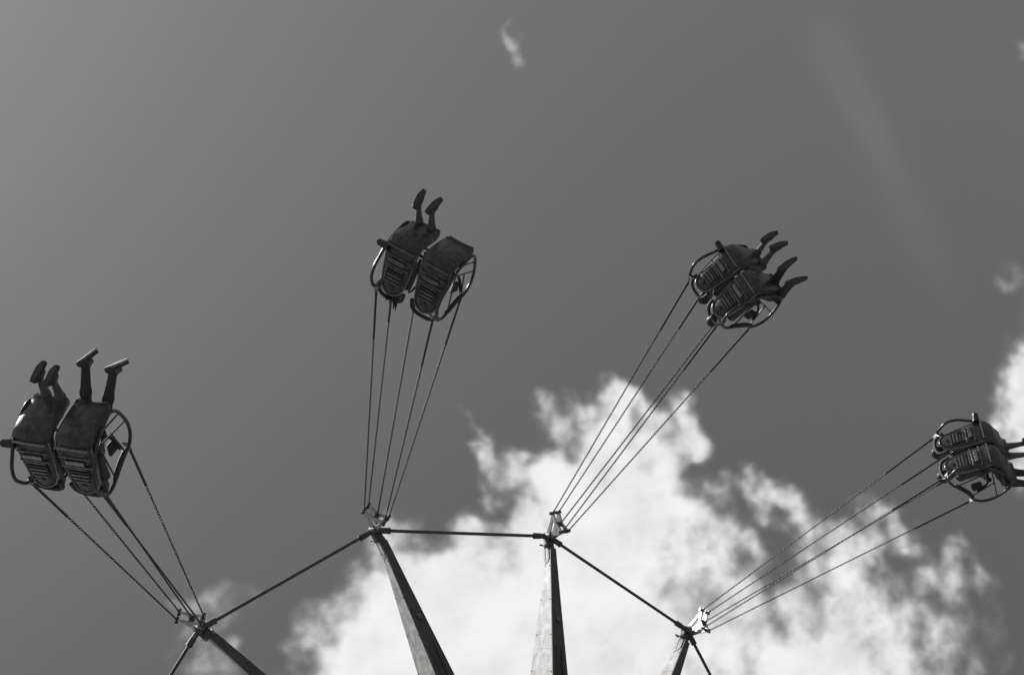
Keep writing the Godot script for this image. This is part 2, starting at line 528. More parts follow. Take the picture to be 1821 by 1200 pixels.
func arm_flange_mesh() -> ArrayMesh:
	# the dark bottom flange: a tapered plate under the girder, with turned edges
	var sh := Shape.new()
	var rs := [0.9, 2.0, 3.1, 4.2, 5.2, 6.0]
	var t := 0.03
	for i in rs.size() - 1:
		var a := arm_section(rs[i])
		var b := arm_section(rs[i + 1])
		var wa: float = a[2] + 0.008
		var wb: float = b[2] + 0.008
		var la := Vector3(rs[i], a[0] - 0.003, -wa)
		var lb := Vector3(rs[i + 1], b[0] - 0.003, -wb)
		var ra := Vector3(rs[i], a[0] - 0.003, wa)
		var rb := Vector3(rs[i + 1], b[0] - 0.003, wb)
		var dn := Vector3(0, -t, 0)
		sh.quad(la + dn, ra + dn, rb + dn, lb + dn, Vector3.DOWN)
		sh.quad(la, ra, rb, lb, Vector3.UP)
		sh.quad(la, la + dn, lb + dn, lb, Vector3(0, 0, -1))
		sh.quad(ra, ra + dn, rb + dn, rb, Vector3(0, 0, 1))
		if i == rs.size() - 2:
			sh.quad(lb, lb + dn, rb + dn, rb, Vector3(1, 0, 0))
	return sh.mesh()

func along_arm(r: float, z: float, below: float) -> Vector3:
	return Vector3(r, arm_section(r)[0] - below, z)

func build_ride() -> void:
	var ride := thing("swing_ride", "chair swing ride frame of twelve tapered arms joined by dark tie rods", "swing ride")
	var body := arm_body_mesh()
	var flange := arm_flange_mesh()
	var sb := slope_basis()
	# pieces of an arm, in the arm's own space
	var rail := Shape.new()
	rail.box(along_arm(2.7, 0, 0.052), Vector3(3.7, 0.03, 0.018), sb, 0.004)
	var rail_mesh := rail.mesh()
	var lamp := Shape.new()
	lamp.box(along_arm(4.72, 0, 0.06), Vector3(0.09, 0.045, 0.05), sb, 0.01)
	lamp.tube([along_arm(4.72, 0, 0.075), along_arm(4.72, 0, 0.11)], [0.018, 0.026], 10)
	var lamp_mesh := lamp.mesh()
	var bolts := Shape.new()
	for k in 7:
		var r := 2.0 + k * 0.61
		var s := arm_section(r)
		for zs: float in [-1.0, 1.0]:
			for y in [s[0] + 0.035, s[0] + s[1] - 0.03]:
				var p := Vector3(r, y, zs * s[2])
				bolts.tube([p, p + Vector3(0, 0, zs * 0.010)], 0.0095, 6)
	var bolt_mesh := bolts.mesh()
	var slot := Shape.new()
	# the light cheek plate with a long slot near the tip
	var co := []
	var ci := []
	for k in 20:
		var a := TAU * k / 20
		var e := Vector3(cos(a), sin(a), 0)
		co.append(Vector3(5.88, -0.06, 0) + sb * Vector3(0.20 * signf(e.x) * pow(absf(e.x), 0.5), 0.085 * signf(e.y) * pow(absf(e.y), 0.5), 0))
		ci.append(Vector3(5.88, -0.06, 0) + sb * Vector3(0.14 * signf(e.x) * pow(absf(e.x), 0.6), 0.035 * e.y, 0))
	slot.ring_plate(co, ci, Vector3(0, 0, 0.014))
	var slot_mesh := slot.mesh()
	var web := Shape.new()
	web.box(Vector3(5.93, -0.085, 0), Vector3(0.42, 0.15, 0.075), sb, 0.012)
	var web_mesh := web.mesh()
	var eye := Shape.new()
	var ep := []
	for k in 14:
		ep.append(Vector3(6.04, 0.13, 0.10) + Vector3(0, sin(TAU * k / 14), cos(TAU * k / 14)) * 0.034)
	eye.tube(ep, 0.010, 6, true)
	eye.tube([Vector3(6.04, 0.0, 0.08), Vector3(6.04, 0.10, 0.10)], 0.012, 6)
	var eye_mesh := eye.mesh()
	var joint := Shape.new()
	joint.tube([Vector3(6.2, -0.13, 0), Vector3(6.2, -0.11, 0), Vector3(6.2, 0.09, 0), Vector3(6.2, 0.11, 0)], [0.05, 0.075, 0.075, 0.05], 14)
	joint.box(Vector3(6.1, -0.03, 0), Vector3(0.2, 0.13, 0.11), sb, 0.015)
	for sg: float in [-1.0, 1.0]:
		var d := Vector3(-sin(PI / 12), 0, sg * cos(PI / 12))
		joint.tube([Vector3(6.2, 0, 0), Vector3(6.2, 0, 0) + d * 0.2], 0.046, 10)
		joint.box(Vector3(6.2, 0, 0) + d * 0.13, Vector3(0.035, 0.14, 0.12), Basis(Vector3.UP, -sg * PI / 12), 0.008)
	var joint_mesh := joint.mesh()
	var rod := Shape.new()
	var span := 2.0 * RING_R * sin(PI / 12)
	rod.tube([Vector3(0, 0, 0.12), Vector3(0, 0, span - 0.12)], 0.028, 10)
	var rod_mesh := rod.mesh()
	var sleeve := Shape.new()
	sleeve.tube([Vector3(0, 0, 0.14), Vector3(0, 0, 0.155), Vector3(0, 0, 0.28), Vector3(0, 0, 0.295)], [0.044, 0.052, 0.052, 0.03], 10)
	sleeve.tube([Vector3(0, 0, 0.25), Vector3(0, 0, 0.285)], 0.056, 6)
	var sleeve_mesh := sleeve.mesh()
	for i in range(-1, 11):
		var b := arm_basis(i)
		var xf := Transform3D(b, Vector3.UP * RING_Y)
		var off := Transform3D(Basis.IDENTITY, Vector3(0, 0, -0.075))
		var arm := node_of(body, "arm", M.arm_side, ride, xf * off)
		if i >= 0 and i < 4:
			arm.set_meta("label", ["arm with its pale side turned from the sun, at the lower left", "arm with a grey sunlit side plate", "arm with a pale sunlit side plate, seen nearly end on", "arm with a bright sunlit side plate"][i])
		node_of(flange, "bottom_flange", M.arm_dark, arm)
		node_of(rail_mesh, "lamp_rail", M.arm_dark, arm, Transform3D(Basis.IDENTITY, Vector3(0, 0, -0.045)))
		node_of(rail_mesh, "lamp_rail", M.arm_dark, arm, Transform3D(Basis.IDENTITY, Vector3(0, 0, 0.045)))
		node_of(lamp_mesh, "spot_lamp", M.rim, arm)
		node_of(web_mesh, "tip_web", M.joint, arm)
		node_of(slot_mesh, "cheek_plate", M.bracket, arm, Transform3D(Basis.IDENTITY, Vector3(0, 0, 0.058)))
		node_of(slot_mesh, "cheek_plate", M.bracket, arm, Transform3D(Basis.IDENTITY, Vector3(0, 0, -0.058)))
		node_of(eye_mesh, "eye_bolt", M.pin, arm)
		var bo := node_of(bolt_mesh, "bolts", M.joint, arm)
		bo.set_meta("kind", "stuff")
		node_of(joint_mesh, "tip_joint", M.joint, ride, xf)
		# tie rod to the next arm
		var p0 := b.x * RING_R
		var p1 := arm_basis(i + 1).x * RING_R
		var z := (p1 - p0).normalized()
		var rxf := Transform3D(Basis(Vector3.UP.cross(z), Vector3.UP, z), p0 + Vector3.UP * RING_Y)
		var r := node_of(rod_mesh, "tie_rod", M.rod, ride, rxf)
		node_of(sleeve_mesh, "sleeve", M.rod, r)
		node_of(sleeve_mesh, "sleeve", M.rod, r, Transform3D(Basis(Vector3.UP, PI), Vector3(0, 0, span)))
		build_bracket(i, ride)
	# hub and mast
	var hub_y := RING_Y - RING_R * ARM_SLOPE + 0.75
	var hub := Shape.new()
	hub.tube([Vector3(0, hub_y - 1.5, 0), Vector3(0, hub_y - 1.4, 0), Vector3(0, hub_y + 1.4, 0), Vector3(0, hub_y + 1.5, 0)], [0.9, 1.05, 1.05, 0.9], 24)
	node_of(hub.mesh(), "hub", M.tower, ride)
	for sx: float in [-0.6, 0.6]:
		for sz: float in [-0.6, 0.6]:
			var leg := Shape.new()
			leg.tube([Vector3(sx, 0, sz), Vector3(sx, 34, sz)], 0.09, 8)
			node_of(leg.mesh(), "mast_leg", M.tower, ride)
	for side in 4:
		var br := Shape.new()
		var bb := Basis(Vector3.UP, PI / 2 * side)
		for k in 28:
			var s := 0.6 if k % 2 == 0 else -0.6
			br.tube([bb * Vector3(-s, k * 1.2, 0.6), bb * Vector3(s, (k + 1) * 1.2, 0.6)], 0.04, 6)
		node_of(br.mesh(), "mast_lattice", M.tower, ride)

var plate_mesh: ArrayMesh
var bar_mesh: ArrayMesh
var spacer_mesh: ArrayMesh
var eye_pin_mesh: ArrayMesh

func build_bracket(i: int, ride: Node3D) -> void:
	if i > 4:
		return
	if plate_mesh == null:
		var outer := [[-0.055, -0.05], [0.055, -0.05], [0.075, 0.06], [0.115, 0.2], [0.185, 0.36], [0.225, 0.41], [0.215, 0.45], [0.17, 0.445], [0.0, 0.39], [-0.17, 0.445], [-0.215, 0.45], [-0.225, 0.41], [-0.185, 0.36], [-0.115, 0.2], [-0.075, 0.06]]
		var inner := [[-0.008, 0.13], [0.008, 0.13], [0.03, 0.17], [0.055, 0.22], [0.10, 0.315], [0.112, 0.335], [0.108, 0.345], [0.09, 0.347], [0.0, 0.325], [-0.09, 0.347], [-0.108, 0.345], [-0.112, 0.335], [-0.10, 0.315], [-0.055, 0.22], [-0.03, 0.17]]
		var o := []
		var n := []
		for k in outer.size():
			o.append(V(outer[k][0], 0, outer[k][1]))
			n.append(V(inner[k][0], 0, inner[k][1]))
		var sh := Shape.new()
		sh.ring_plate(o, n, Vector3(0, 0, 0.026))
		plate_mesh = sh.mesh()
		var bs := Shape.new()
		bs.box(V(0.0, 0.06, 0.0), Vector3(0.08, 0.11, 0.16), Basis.IDENTITY, 0.012)
		bar_mesh = bs.mesh()
		bs = Shape.new()
		bs.box(V(0, 0.06, 0.36), Vector3(0.09, 0.05, 0.11), Basis.IDENTITY, 0.008)
		spacer_mesh = bs.mesh()
		var es := Shape.new()
		es.tube([V(0, -0.05, 0), V(0, 0.05, 0)], 0.022, 8)
		es.tube([V(0, -0.055, 0), V(0, -0.03, 0)], 0.034, 6)
		es.box(V(0, 0, 0.03), Vector3(0.03, 0.07, 0.035), Basis.IDENTITY, 0.006)
		eye_pin_mesh = es.mesh()
	var bas: Basis
	var tip: Vector3
	if i >= 0 and i < 4:
		var s := swing_basis(i)
		bas = s[1]
		tip = s[2]
	else:
		var near := clampi(i, 0, 3)
		bas = Basis(Vector3.UP, -(arm_angle(i) - arm_angle(near))) * (swing_basis(near)[1] as Basis)
		tip = arm_basis(i).x * RING_R + Vector3.UP * RING_Y
	var br := node_of(bar_mesh, "hanger_bracket", M.joint, ride, Transform3D(bas, tip))
	node_of(spacer_mesh, "spacer", M.joint, br)
	node_of(plate_mesh, "plate", M.bracket, br, Transform3D(Basis.IDENTITY, V(0, 0.0, 0)))
	node_of(plate_mesh, "plate", M.bracket, br, Transform3D(Basis.IDENTITY, V(0, 0.12, 0)))
	for s: float in [-0.2, 0.2]:
		for f: float in [0.0, 0.12]:
			node_of(eye_pin_mesh, "chain_pin", M.pin, br, Transform3D(Basis.IDENTITY, V(s, f, 0.425)))

# ------------------------------------------------------------------ chairs
const SEAT_S := [0.225, -0.285]          # middle of the outer and of the inner seat
const LOOP_S := [0.468, -0.528]          # outer and inner side frame
const BACK_TOP := Vector2(0.0, 0.05)   # forward, down
const BACK_LOW := Vector2(0.25, 0.64)
var cm := {}

func back_at(t: float, s: float, proud: float) -> Vector3:
	# a point on the back face of a backrest: t down the back, proud of the face
	var p := BACK_TOP.lerp(BACK_LOW, t)
	var d := (BACK_LOW - BACK_TOP).normalized()
	var n := Vector2(-d.y, d.x)
	p += n * (0.026 + proud)
	return V(s, p.x, p.y)

func back_basis() -> Basis:
	# x across, y up the back, z out of its back face
	var d := (BACK_LOW - BACK_TOP).normalized()
	var y := -V(0, d.x, d.y)
	var x := Vector3(1, 0, 0)
	return Basis(x, y, x.cross(y))

func shell_mesh() -> ArrayMesh:
	var prof := smooth([Vector3(-0.005, 0.04, 0), Vector3(0.07, 0.22, 0), Vector3(0.14, 0.385, 0), Vector3(0.20, 0.53, 0), Vector3(0.262, 0.645, 0), Vector3(0.345, 0.70, 0), Vector3(0.46, 0.69, 0), Vector3(0.60, 0.655, 0), Vector3(0.72, 0.62, 0), Vector3(0.775, 0.615, 0), Vector3(0.80, 0.64, 0)], 4)
	var widths := [0.12, 0.185, 0.207, 0.216, 0.222, 0.226, 0.228, 0.229, 0.226, 0.21, 0.175]
	var m := prof.size()
	var nu := 10
	var outer := []
	var inner := []
	var no := []
	for i in m:
		var q := float(i) / 4.0
		var k := mini(int(q), widths.size() - 2)
		var w: float = lerpf(widths[k], widths[k + 1], q - k)
		if i == 0:
			w = 0.085
		elif i == 1:
			w = 0.13
		elif i == 2:
			w = 0.155
		var a: Vector3 = prof[maxi(i - 1, 0)]
		var b: Vector3 = prof[mini(i + 1, m - 1)]
		var d := (b - a).normalized()
		var nr := Vector3(-d.y, d.x, 0)     # to the back and the underside
		var ro := []
		var ri := []
		var rn := []
		for j in nu + 1:
			var u := -1.0 + 2.0 * j / nu
			var lift := 0.045 * pow(absf(u), 3.0)
			var p: Vector3 = prof[i] - nr * lift
			ro.append(V(u * w, p.x + nr.x * 0.022, p.y + nr.y * 0.022))
			ri.append(V(u * w, p.x - nr.x * 0.012, p.y - nr.y * 0.012))
			var sl := 0.045 * 3.0 * u * absf(u) / w
			var n3 := (nr + Vector3(0, 0, sl)).normalized()
			rn.append(V(n3.z, n3.x, n3.y))
		outer.append(ro)
		inner.append(ri)
		no.append(rn)
	var sh := Shape.new()
	for i in m - 1:
		for j in nu:
			sh.tri(outer[i][j], outer[i][j + 1], outer[i + 1][j + 1], no[i][j], no[i][j + 1], no[i + 1][j + 1])
			sh.tri(outer[i][j], outer[i + 1][j + 1], outer[i + 1][j], no[i][j], no[i + 1][j + 1], no[i + 1][j])
			sh.tri(inner[i][j], inner[i][j + 1], inner[i + 1][j + 1], -no[i][j], -no[i][j + 1], -no[i + 1][j + 1])
			sh.tri(inner[i][j], inner[i + 1][j + 1], inner[i + 1][j], -no[i][j], -no[i + 1][j + 1], -no[i + 1][j])
		sh.quad(outer[i][0], outer[i + 1][0], inner[i + 1][0], inner[i][0], Vector3(-1, 0, 0))
		sh.quad(outer[i][nu], outer[i + 1][nu], inner[i + 1][nu], inner[i][nu], Vector3(1, 0, 0))
	for j in nu:
		sh.quad(outer[0][j], outer[0][j + 1], inner[0][j + 1], inner[0][j], Vector3(0, 1, 0))
		sh.quad(outer[m - 1][j], outer[m - 1][j + 1], inner[m - 1][j + 1], inner[m - 1][j], V(0, 0.7, 0.7))
	return sh.mesh()

func bar_on_back(t: float, s0: float, s1: float, high: float, proud: float, turn := false) -> ArrayMesh:
	var sh := Shape.new()
	sh.box(back_at(t, (s0 + s1) * 0.5, proud * 0.5 - 0.002), Vector3(absf(s1 - s0), high, proud + 0.008), back_basis(), 0.004)
	return sh.mesh()

func chain_mesh(length: float) -> ArrayMesh:
	# links along -y, from 0 down to -length; each turned a quarter against the last
	var sh := Shape.new()
	var pitch := 0.042
	var count := int(length / pitch)
	for k in count:
		var y := -(k + 0.5) * length / count
		var flip := k % 2 == 1
		var pts := []
		for j in 8:
			var a := TAU * (j + 0.5) / 8
			var px := 0.0115 * signf(cos(a)) * pow(absf(cos(a)), 0.6)
			var py := 0.025 * sin(a)
			pts.append(Vector3(0.0 if flip else px, y + py, px if flip else 0.0))
		sh.tube(pts, 0.0062, 4, true)
	return sh.mesh()

func chair_meshes() -> void:
	cm.shell = shell_mesh()
	cm.rib_a = bar_on_back(0.60, -0.185, 0.185, 0.016, 0.016)
	cm.ledge = bar_on_back(0.71, -0.115, 0.115, 0.055, 0.034)
	cm.rib_b = bar_on_back(0.80, -0.19, 0.19, 0.014, 0.014)
	cm.rib_c = bar_on_back(1.0, -0.2, 0.2, 0.02, 0.018)
	cm.panel_top = bar_on_back(0.24, -0.10, 0.10, 0.014, 0.012)
	cm.panel_low = bar_on_back(0.545, -0.115, 0.115, 0.014, 0.012)
	var ps := Shape.new()
	ps.box(back_at(0.3925, -0.118, 0.005), Vector3(0.014, 0.20, 0.02), back_basis(), 0.004)
	cm.panel_left = ps.mesh()
	ps = Shape.new()
	ps.box(back_at(0.3925, 0.118, 0.005), Vector3(0.014, 0.20, 0.02), back_basis(), 0.004)
	cm.panel_right = ps.mesh()
	cm.panel_mid = bar_on_back(0.32, -0.10, 0.10, 0.02, 0.016)
	cm.panel_bar = bar_on_back(0.395, -0.105, 0.105, 0.02, 0.014)
	cm.panel_bar2 = bar_on_back(0.47, -0.11, 0.11, 0.02, 0.014)
	var em := Shape.new()
	em.tube([back_at(0.15, 0, -0.004), back_at(0.15, 0, 0.012)], 0.028, 14)
	cm.emblem = em.mesh()
	var rm := Shape.new()
	rm.tube(smooth([back_at(1.02, -0.214, -0.045), back_at(0.7, -0.207, -0.045), back_at(0.4, -0.19, -0.045), back_at(0.16, -0.163, -0.04), back_at(0.03, -0.115, -0.02), back_at(-0.03, 0, 0), back_at(0.03, 0.115, -0.02), back_at(0.16, 0.163, -0.04), back_at(0.4, 0.19, -0.045), back_at(0.7, 0.207, -0.045), back_at(1.02, 0.214, -0.045)], 5), 0.0125, 8)
	cm.rim = rm.mesh()
	var hr := Shape.new()
	hr.tube(smooth([V(-0.19, 0.03, 0.10), V(-0.17, 0.01, -0.01), V(-0.08, 0.0, -0.065), V(0.08, 0.0, -0.065), V(0.17, 0.01, -0.01), V(0.19, 0.03, 0.10)], 5), 0.026, 10)
	cm.headrest = hr.mesh()
	# side frame: a closed loop of tube with bars across it
	var loop := []
	for p in [[0.0, 0.02], [0.14, -0.02], [0.38, 0.02], [0.58, -0.03], [0.72, 0.03], [0.795, 0.17], [0.81, 0.34], [0.79, 0.5], [0.70, 0.605], [0.5, 0.625], [0.3, 0.60], [0.14, 0.50], [0.0, 0.40], [-0.07, 0.27], [-0.05, 0.12]]:
		loop.append(V(0, p[0], p[1]))
	var lp := Shape.new()
	lp.tube(smooth(loop, 5, true), 0.021, 10, true)
	cm.loop = lp.mesh()
	var bars := [[[0.28, 0.59], [0.80, 0.24]], [[0.47, 0.62], [0.80, 0.42]], [[0.20, 0.0], [0.34, 0.61]], [[0.52, -0.01], [0.55, 0.42]]]
	cm.bars = []
	for q in bars:
		var b := Shape.new()
		b.tube([V(0, q[0][0], q[0][1]), V(0, q[1][0], q[1][1])], 0.0105, 8)
		cm.bars.append(b.mesh())
	var ar := Shape.new()
	ar.tube(smooth([V(0, 0.16, 0.0), V(0, 0.3, 0.015), V(0, 0.45, 0.015), V(0, 0.56, -0.01)], 4), [0.02, 0.03, 0.034, 0.035, 0.035, 0.035, 0.035, 0.035, 0.034, 0.034, 0.032, 0.028, 0.02], 10)
	cm.armrest = ar.mesh()
	var lug := Shape.new()
	var lo := [V(-0.045, 0, 0.03), V(0.045, 0, 0.03), V(0.03, 0, -0.045), V(0.012, 0, -0.075), V(-0.012, 0, -0.075), V(-0.03, 0, -0.045)]
	var li := [V(-0.008, 0, -0.035), V(0.008, 0, -0.035), V(0.01, 0, -0.045), V(0.005, 0, -0.055), V(-0.005, 0, -0.055), V(-0.01, 0, -0.045)]
	lug.ring_plate(lo, li, Vector3(0, 0, 0.02))
	cm.lug = lug.mesh()
	var pv := Shape.new()
	pv.tube([V(-0.05, 0.22, 0.59), V(0.02, 0.21, 0.605), V(0.055, 0.2, 0.615), V(0.08, 0.2, 0.62), V(0.088, 0.2, 0.62)], [0.06, 0.05, 0.045, 0.045, 0.036], 14)
	cm.pivot = pv.mesh()
	pv = Shape.new()
	pv.tube([V(0.085, 0.2, 0.62), V(0.1, 0.2, 0.62)], 0.028, 12)
	cm.pivot_cap = pv.mesh()

func build_chair(i: int) -> void:
	if cm.is_empty():
		chair_meshes()
	var labels := ["double swing chair nearest the lower left corner, seen from beneath with two riders", "double swing chair with one rider and an empty inner seat, flung towards the top", "double swing chair seen from behind, four legs reaching to the upper right", "small double swing chair at the right edge in front of the white cloud"]
	var sw := swing_basis(i)
	var ch := thing("swing_chair", labels[i], "swing chair", "double chairs on chains")
	ch.transform = Transform3D(sw[1], sw[0])
	for k in 2:
		var at := Transform3D(Basis.IDENTITY, Vector3(SEAT_S[k], 0, 0))
		var seat := node_of(cm.shell, "seat", M.shells[i], ch, at)
		for q in [["rib", cm.rib_a, M.rib], ["ledge", cm.ledge, M.rib], ["rib", cm.rib_b, M.rib], ["rib", cm.rib_c, M.rib], ["panel_border", cm.panel_top, M.rib], ["panel_border", cm.panel_low, M.rib], ["panel_border", cm.panel_left, M.frame], ["panel_border", cm.panel_right, M.frame], ["panel_bar", cm.panel_mid, M.rib], ["panel_bar", cm.panel_bar, M.rib], ["panel_bar", cm.panel_bar2, M.frame], ["emblem", cm.emblem, M.frame], ["rim", cm.rim, M.rim], ["headrest", cm.headrest, M.pad]]:
			node_of(q[1], q[0], q[2], seat)
		var loop := node_of(cm.loop, "side_frame", M.frame, ch, Transform3D(Basis.IDENTITY, Vector3(LOOP_S[k], 0, 0)))
		for b in cm.bars:
			node_of(b, "bar", M.frame, loop)
		node_of(cm.armrest, "armrest", M.pad, loop)
		if k == 0:
			var pv := node_of(cm.pivot, "bar_pivot", M.frame, ch, Transform3D(Basis.IDENTITY, Vector3(LOOP_S[k], 0, 0)))
			node_of(cm.pivot_cap, "cap", M.rim, pv)
		# lap bar across the seat
		var s0: float = SEAT_S[k]
		var lb := Shape.new()
		lb.tube(smooth([V(LOOP_S[k], 0.5, 0.12), V(s0 + (0.17 if k == 0 else -0.17), 0.56, 0.26), V(s0 + (0.1 if k == 0 else -0.1), 0.54, 0.33), V(s0, 0.53, 0.345), V(s0 + (-0.1 if k == 0 else 0.1), 0.54, 0.33), V(-0.03, 0.52, 0.26)], 5), 0.02, 8)
		var lap := node_of(lb.mesh(), "lap_bar", M.pad, ch)
		if k == 1 and i == 1:
			lap.set_meta("label", "closed lap bar over the empty seat")
		var hs := Shape.new()
		hs.box(V(LOOP_S[k] + (-0.06 if k == 0 else 0.09), 0.50, 0.14), Vector3(0.05, 0.16, 0.17), Basis(Vector3.RIGHT, 0.5), 0.02)
		node_of(hs.mesh(), "bar_housing", M.pad, ch)
	# divider between the seats
	var dv := Shape.new()
	dv.tube(smooth([V(-0.03, 0.28, 0.60), V(-0.03, 0.18, 0.50), V(-0.03, 0.10, 0.30), V(-0.03, 0.05, 0.17), V(-0.03, 0.2, 0.14), V(-0.03, 0.45, 0.2), V(-0.03, 0.62, 0.3)], 4), 0.013, 8)
	node_of(dv.mesh(), "divider", M.frame, ch)
	# cross tubes under and behind the seats
	for q in [[[0.42, 0.655], "cross_tube"]]:
		var ct := Shape.new()
		ct.tube([V(LOOP_S[0], q[0][0], q[0][1]), V(LOOP_S[1], q[0][0], q[0][1])], 0.016, 8)
		node_of(ct.mesh(), q[1], M.frame, ch)
	# lugs and chains
	var safe: float = [-0.25, -0.05, -0.25, -0.30][i]
	var ends := [[V(0.436, 0.0, 0.0), V(0.2, 0.0, 0.425)], [V(-0.436, 0.0, 0.0), V(-0.2, 0.0, 0.425)], [V(0.47, 0.46, -0.03), V(0.2, 0.12, 0.425)], [V(-0.48, 0.63, -0.06), V(-0.2, 0.12, 0.425)], [V(safe, 0.2, 0.05), V(-0.02, 0.06, 0.40)]]
	var to_chair: Transform3D = ch.transform.affine_inverse() * Transform3D(sw[1], sw[2])
	for k in ends.size():
		var low: Vector3 = ends[k][0]
		if k < 4:
			node_of(cm.lug, "lug", M.rim, ch, Transform3D(Basis.IDENTITY, low))
			low += V(0, 0, -0.05)
			if k < 2:
				var st := Shape.new()
				var sx := signf(low.x)
				st.tube(smooth([V(low.x, 0.0, 0.02), V(low.x - sx * 0.06, 0.0, 0.05), V(SEAT_S[k] + sx * 0.1, 0.01, 0.09)], 4), 0.014, 8)
				st.tube([V(low.x, 0.0, 0.01), V(LOOP_S[k], 0.02, 0.03)], 0.016, 8)
				node_of(st.mesh(), "lug_stay", M.rim, ch)
		var high: Vector3 = to_chair * (ends[k][1] as Vector3)
		var d := (high - low)
		var ln := d.length()
		var y := d / ln
		var x := y.cross(Vector3(0, 0, 1)).normalized()
		var xf := Transform3D(Basis(x, y, x.cross(y)), high)
		var cover := 1.0 if k < 4 else 0.35
		var chain := node_of(chain_mesh(ln - cover), "chain", M.chain, ch, xf)
		var sl := Shape.new()
		var y0 := -(ln - cover)
		sl.tube([Vector3(0, y0 + 0.03, 0), Vector3(0, y0, 0), Vector3(0, y0 - 0.02, 0), Vector3(0, -ln + 0.12, 0), Vector3(0, -ln + 0.08, 0), Vector3(0, -ln, 0)], [0.014, 0.019, 0.0165, 0.0165, 0.021, 0.014], 8)
		node_of(sl.mesh(), "chain_sleeve", M.sleeve, chain)

# ------------------------------------------------------------------ riders
# a distance field of tapered capsules, joined smoothly and meshed as surface nets
func net(sh: Shape, bones: Array, cell: float, k: float) -> void:
	var lo := Vector3.ONE * 1e9
	var hi := -lo
	for b in bones:
		var r: float = maxf(b[2], b[3]) + cell * 3.0 + k
		lo = lo.min((b[0] as Vector3).min(b[1]) - Vector3.ONE * r)
		hi = hi.max((b[0] as Vector3).max(b[1]) + Vector3.ONE * r)
	var nx := int((hi.x - lo.x) / cell) + 2
	var ny := int((hi.y - lo.y) / cell) + 2
	var nz := int((hi.z - lo.z) / cell) + 2
	var F := PackedFloat32Array()
	F.resize(nx * ny * nz)
	F.fill(9.0)
	var best := PackedFloat32Array()
	best.resize(nx * ny * nz)
	best.fill(9.0)
	var col := PackedByteArray()
	col.resize(nx * ny * nz)
	for b in bones:
		var a: Vector3 = b[0]
		var e: Vector3 = b[1]
		var ra: float = b[2]
		var rb: float = b[3]
		var ci: int = b[4]
		var r := maxf(ra, rb) + k + cell * 2.5
		var l0 := ((a.min(e) - Vector3.ONE * r - lo) / cell).floor()
		var l1 := ((a.max(e) + Vector3.ONE * r - lo) / cell).ceil()
		var ab := e - a
		var ll := maxf(ab.length_squared(), 1e-9)
		for z in range(maxi(0, int(l0.z)), mini(nz, int(l1.z) + 1)):
			for y in range(maxi(0, int(l0.y)), mini(ny, int(l1.y) + 1)):
				var o := (z * ny + y) * nx
				for x in range(maxi(0, int(l0.x)), mini(nx, int(l1.x) + 1)):
					var p := lo + Vector3(x, y, z) * cell - a
					var t := clampf(p.dot(ab) / ll, 0.0, 1.0)
					var d := (p - ab * t).length() - lerpf(ra, rb, t)
					var q := o + x
					if d < best[q]:
						best[q] = d
						col[q] = ci
					var f := F[q]
					var h := maxf(k - absf(f - d), 0.0) / k
					F[q] = minf(f, d) - h * h * k * 0.25
	var sx := 1
	var sy := nx
	var sz := nx * ny
	var corner := [0, sx, sy, sx + sy, sz, sz + sx, sz + sy, sz + sx + sy]
	var pos := {}
	var nor := {}
	for z in nz - 1:
		for y in ny - 1:
			var o := (z * ny + y) * nx
			for x in nx - 1:
				var q := o + x
				var f0 := F[q]
				if f0 > 3.0 * cell or f0 < -3.0 * cell:
					continue
				var neg := 0
				for c in corner:
					if F[q + c] < 0.0:
						neg += 1
				if neg == 0 or neg == 8:
					continue
				var sum := Vector3.ZERO
				var cnt := 0
				for ed in EDGES:
					var fa := F[q + corner[ed[0]]]
					var fb := F[q + corner[ed[1]]]
					if (fa < 0.0) != (fb < 0.0):
						sum += (CORNERS[ed[0]] as Vector3).lerp(CORNERS[ed[1]], fa / (fa - fb))
						cnt += 1
				pos[q] = lo + (Vector3(x, y, z) + sum / cnt) * cell
				var g := Vector3(F[q + 1] - f0 + F[q + sx + sy] - F[q + sy] + F[q + sz + 1] - F[q + sz], F[q + sy] - f0 + F[q + sx + sy] - F[q + sx] + F[q + sz + sy] - F[q + sz], F[q + sz] - f0 + F[q + sz + sx] - F[q + sx] + F[q + sz + sy] - F[q + sy])
				nor[q] = g.normalized()
	for q: int in pos:
		for ax: Array in [[sx, sy, sz], [sy, sz, sx], [sz, sx, sy]]:
			if (F[q] < 0.0) == (F[q + ax[0]] < 0.0):
				continue
			var c1: int = q - ax[1]
			var c2: int = q - ax[1] - ax[2]
			var c3: int = q - ax[2]
			if not (pos.has(c1) and pos.has(c2) and pos.has(c3)):
				continue
			var shade: float = tints[col[q]]
			sh.tint = Color(shade, shade, shade)
			sh.tri(pos[q], pos[c1], pos[c2], nor[q], nor[c1], nor[c2])
			sh.tri(pos[q], pos[c2], pos[c3], nor[q], nor[c2], nor[c3])

const CORNERS := [Vector3(0, 0, 0), Vector3(1, 0, 0), Vector3(0, 1, 0), Vector3(1, 1, 0), Vector3(0, 0, 1), Vector3(1, 0, 1), Vector3(0, 1, 1), Vector3(1, 1, 1)]
const EDGES := [[0, 1], [2, 3], [4, 5], [6, 7], [0, 2], [1, 3], [4, 6], [5, 7], [0, 4], [1, 5], [2, 6], [3, 7]]
# skin, shirt, trousers
var tints := [0.30, 0.12, 0.06]

func bent(a: Vector3, b: Vector3, la: float, lb: float, pole: Vector3) -> Vector3:
	# the joint between a and b for two bones of the given lengths, bent towards pole
	var d := b - a
	var l := clampf(d.length(), 0.05, (la + lb) * 0.995)
	var u := d.normalized()
	var x := (la * la - lb * lb + l * l) / (2.0 * l)
	var h := sqrt(maxf(la * la - x * x, 0.0))
	var p := (pole - u * pole.dot(u)).normalized()
	return a + u * x + p * h

